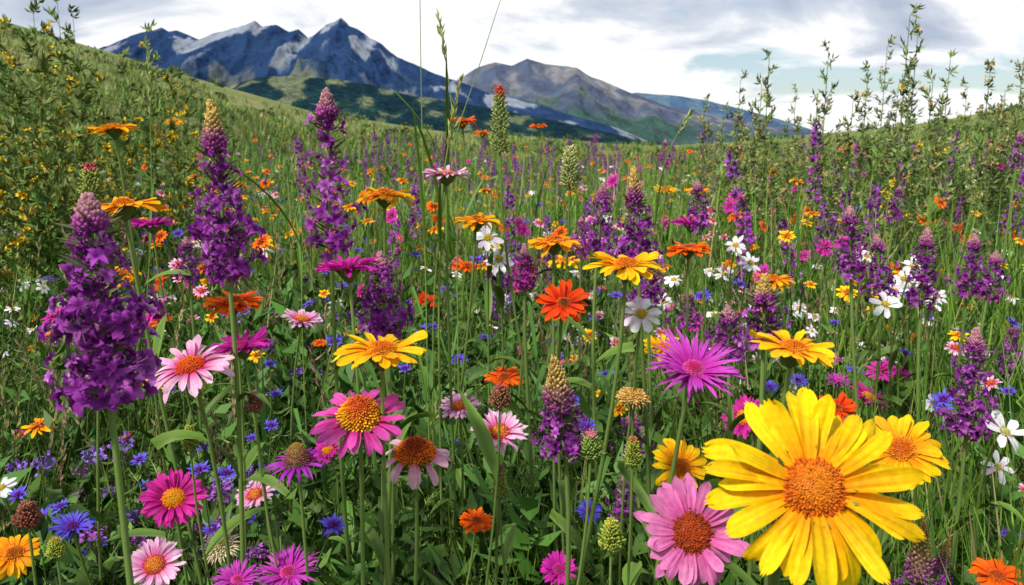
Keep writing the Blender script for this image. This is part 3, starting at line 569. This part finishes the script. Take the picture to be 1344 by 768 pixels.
def colL(X,Y,s,rel,sl,n1,n2):
    c=mix3((.018,.043,.11),(.065,.10,.17),sst(.1,.55,n2+.3*n1)); c=mix3(c,(.012,.038,.065),sst(.28,.55,s+.25*n2)*.95)  # slate and forest tones, blued to stand in for aerial haze
    c=mix3(c,(.30,.33,.38),sst(.30,.42,n1*.6+n2)*sst(.4,.1,s)*.7)
    return mix3(c,(.18,.19,.14),sst(.26,.38,n2)*sst(.15,.35,s)*.6)
def colR(X,Y,s,rel,sl,n1,n2):
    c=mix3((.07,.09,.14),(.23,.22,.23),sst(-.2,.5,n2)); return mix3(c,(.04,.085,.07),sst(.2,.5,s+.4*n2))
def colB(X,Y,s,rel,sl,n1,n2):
    return mix3((.06,.11,.20),(.10,.16,.22),sst(-.2,.4,n2))  # ridge blue is distance haze painted into the albedo
def colF(X,Y,s,rel,sl,n1,n2):
    c=mix3((.007,.026,.038),(.014,.045,.048),sst(-.3,.3,n2)); u=X/Y
    c=mix3(c,(.03,.06,.045),sst(.1,.4,n2)*.5)
    return mix3(c,(.14,.165,.095),sst(.30,.44,n2+.34*sst(.14,.0,s)*sst(-.15,-.22,u)+.10*sst(-.22,-.34,u)))
mountain('mountain_range',[(-100,190),(60,90),(150,58),(185,46),(200,43),(212,38),(222,43),(232,42),(262,54),(280,46),(295,42),(318,37),(335,29),(345,38),(362,34),(380,43),(392,40),(405,53),(418,44),(428,36),(440,31),(448,26),(458,35),(470,40),(485,52),(500,58),(520,74),(545,84),(590,104),(650,125),(720,142),(800,165),(860,190),(900,215)],3000,1300,700,-90,colL,.5,3.1,520,120)
mountain('rocky_mountain',[(450,190),(560,125),(605,103),(628,90),(650,83),(672,87),(692,76),(720,84),(758,91),(775,100),(790,105),(828,123),(870,138),(920,148),(985,160),(1050,172),(1120,190),(1200,215)],4200,1700,900,-90,colR,.42,8.2)
mountain('distant_blue_ridge',[(700,190),(780,130),(835,122),(880,125),(925,131),(960,140),(1000,150),(1040,162),(1080,175),(1160,200)],6500,1500,900,-90,colB,.15,5.5,260,60)
mountain('forested_foothill',[(100,150),(200,120),(300,114),(340,102),(390,99),(440,104),(490,113),(540,126),(600,134),(660,145),(720,157),(790,172),(850,186),(950,196),(1100,205)],1900,900,500,-90,colF,.22,12.7,420,110,1.4,.6,.06,12)
print('mountains',time.time()-T0)
# ------------------------------------------------------------ world
w=bpy.data.worlds.new('World');sc.world=w;w.use_nodes=True;nt=w.node_tree;N=nt.nodes;L=nt.links;N.clear()
out=N.new('ShaderNodeOutputWorld');bg=N.new('ShaderNodeBackground');L.new(bg.outputs[0],out.inputs[0])
sky=N.new('ShaderNodeTexSky');sky.sky_type='NISHITA';sky.sun_disc=False;sky.sun_elevation=math.radians(48);sky.sun_rotation=math.radians(222)
sk=N.new('ShaderNodeVectorMath');sk.operation='SCALE';sk.inputs['Scale'].default_value=1.3;L.new(sky.outputs[0],sk.inputs[0])
tc=N.new('ShaderNodeTexCoord');sep=N.new('ShaderNodeSeparateXYZ');L.new(tc.outputs['Generated'],sep.inputs[0])
def math_(op,a,b=None,c=None):
    m=N.new('ShaderNodeMath');m.operation=op
    for i,x in enumerate((a,b,c)):
        if x is None: continue
        if isinstance(x,(int,float)): m.inputs[i].default_value=x
        else: L.new(x,m.inputs[i])
    return m.outputs[0]
zz=math_('ADD',math_('MAXIMUM',sep.outputs['Z'],0.0),0.20)
cx=math_('DIVIDE',sep.outputs['X'],zz);cy=math_('DIVIDE',sep.outputs['Y'],zz)
cb=N.new('ShaderNodeCombineXYZ');L.new(cx,cb.inputs[0]);L.new(cy,cb.inputs[1]);cb.inputs[2].default_value=5.1
def nzt(scale,det,rough,dist=0.3):
    n=N.new('ShaderNodeTexNoise');n.inputs['Scale'].default_value=scale;n.inputs['Detail'].default_value=det;n.inputs['Roughness'].default_value=rough;n.inputs['Distortion'].default_value=dist;L.new(cb.outputs[0],n.inputs['Vector']);return n.outputs['Fac']
def ramp(fac,stops):
    r=N.new('ShaderNodeValToRGB');e=r.color_ramp.elements
    while len(e)<len(stops): e.new(.5)
    for el,(p,c) in zip(e,stops): el.position=p;el.color=(*c,1)
    L.new(fac,r.inputs[0]);return r.outputs[0]
n1=nzt(1.3,8,.55,.35)
f1=math_('SUBTRACT',math_('ADD',n1,.125),math_('MULTIPLY',math_('MINIMUM',math_('MAXIMUM',sep.outputs['Z'],0.0),.3),.75))
shade=ramp(f1,[(.36,(5.0,5.8,7.2)),(.45,(7.2,7.8,8.8)),(.50,(10.3,10.5,10.8)),(.55,(11.6,11.6,11.6))])
cover=ramp(nzt(1.1,7,.55,.5),[(.36,(.05,.05,.05)),(.445,(1,1,1))])
mx=N.new('ShaderNodeMix');mx.data_type='RGBA';L.new(cover,mx.inputs[0]);L.new(sk.outputs[0],mx.inputs[6]);L.new(shade,mx.inputs[7])
L.new(mx.outputs[2],bg.inputs['Color']);bg.inputs['Strength'].default_value=0.095
# ------------------------------------------------------------ sun, camera
sd=bpy.data.lights.new('sun','SUN');sd.energy=4.3;sd.angle=math.radians(6);sd.color=(1,.95,.87);so=obj('sun',sd)
az=math.radians(222);el=math.radians(48);to=Vector((math.sin(az)*math.cos(el),math.cos(az)*math.cos(el),math.sin(el)))
so.rotation_euler=to.to_track_quat('Z','Y').to_euler()
cd=bpy.data.cameras.new('camera');cd.lens=28;cd.sensor_width=36;cd.clip_start=.02;cd.clip_end=30000;co=obj('camera',cd)
cd.dof.use_dof=True;cd.dof.focus_distance=.85;cd.dof.aperture_fstop=16
co.location=(0,0,CAMZ);co.rotation_euler=(math.radians(90)-PITCH,0,0);sc.camera=co
sc.view_settings.view_transform='Standard';sc.view_settings.look='None';sc.view_settings.exposure=0
print('done',time.time()-T0)
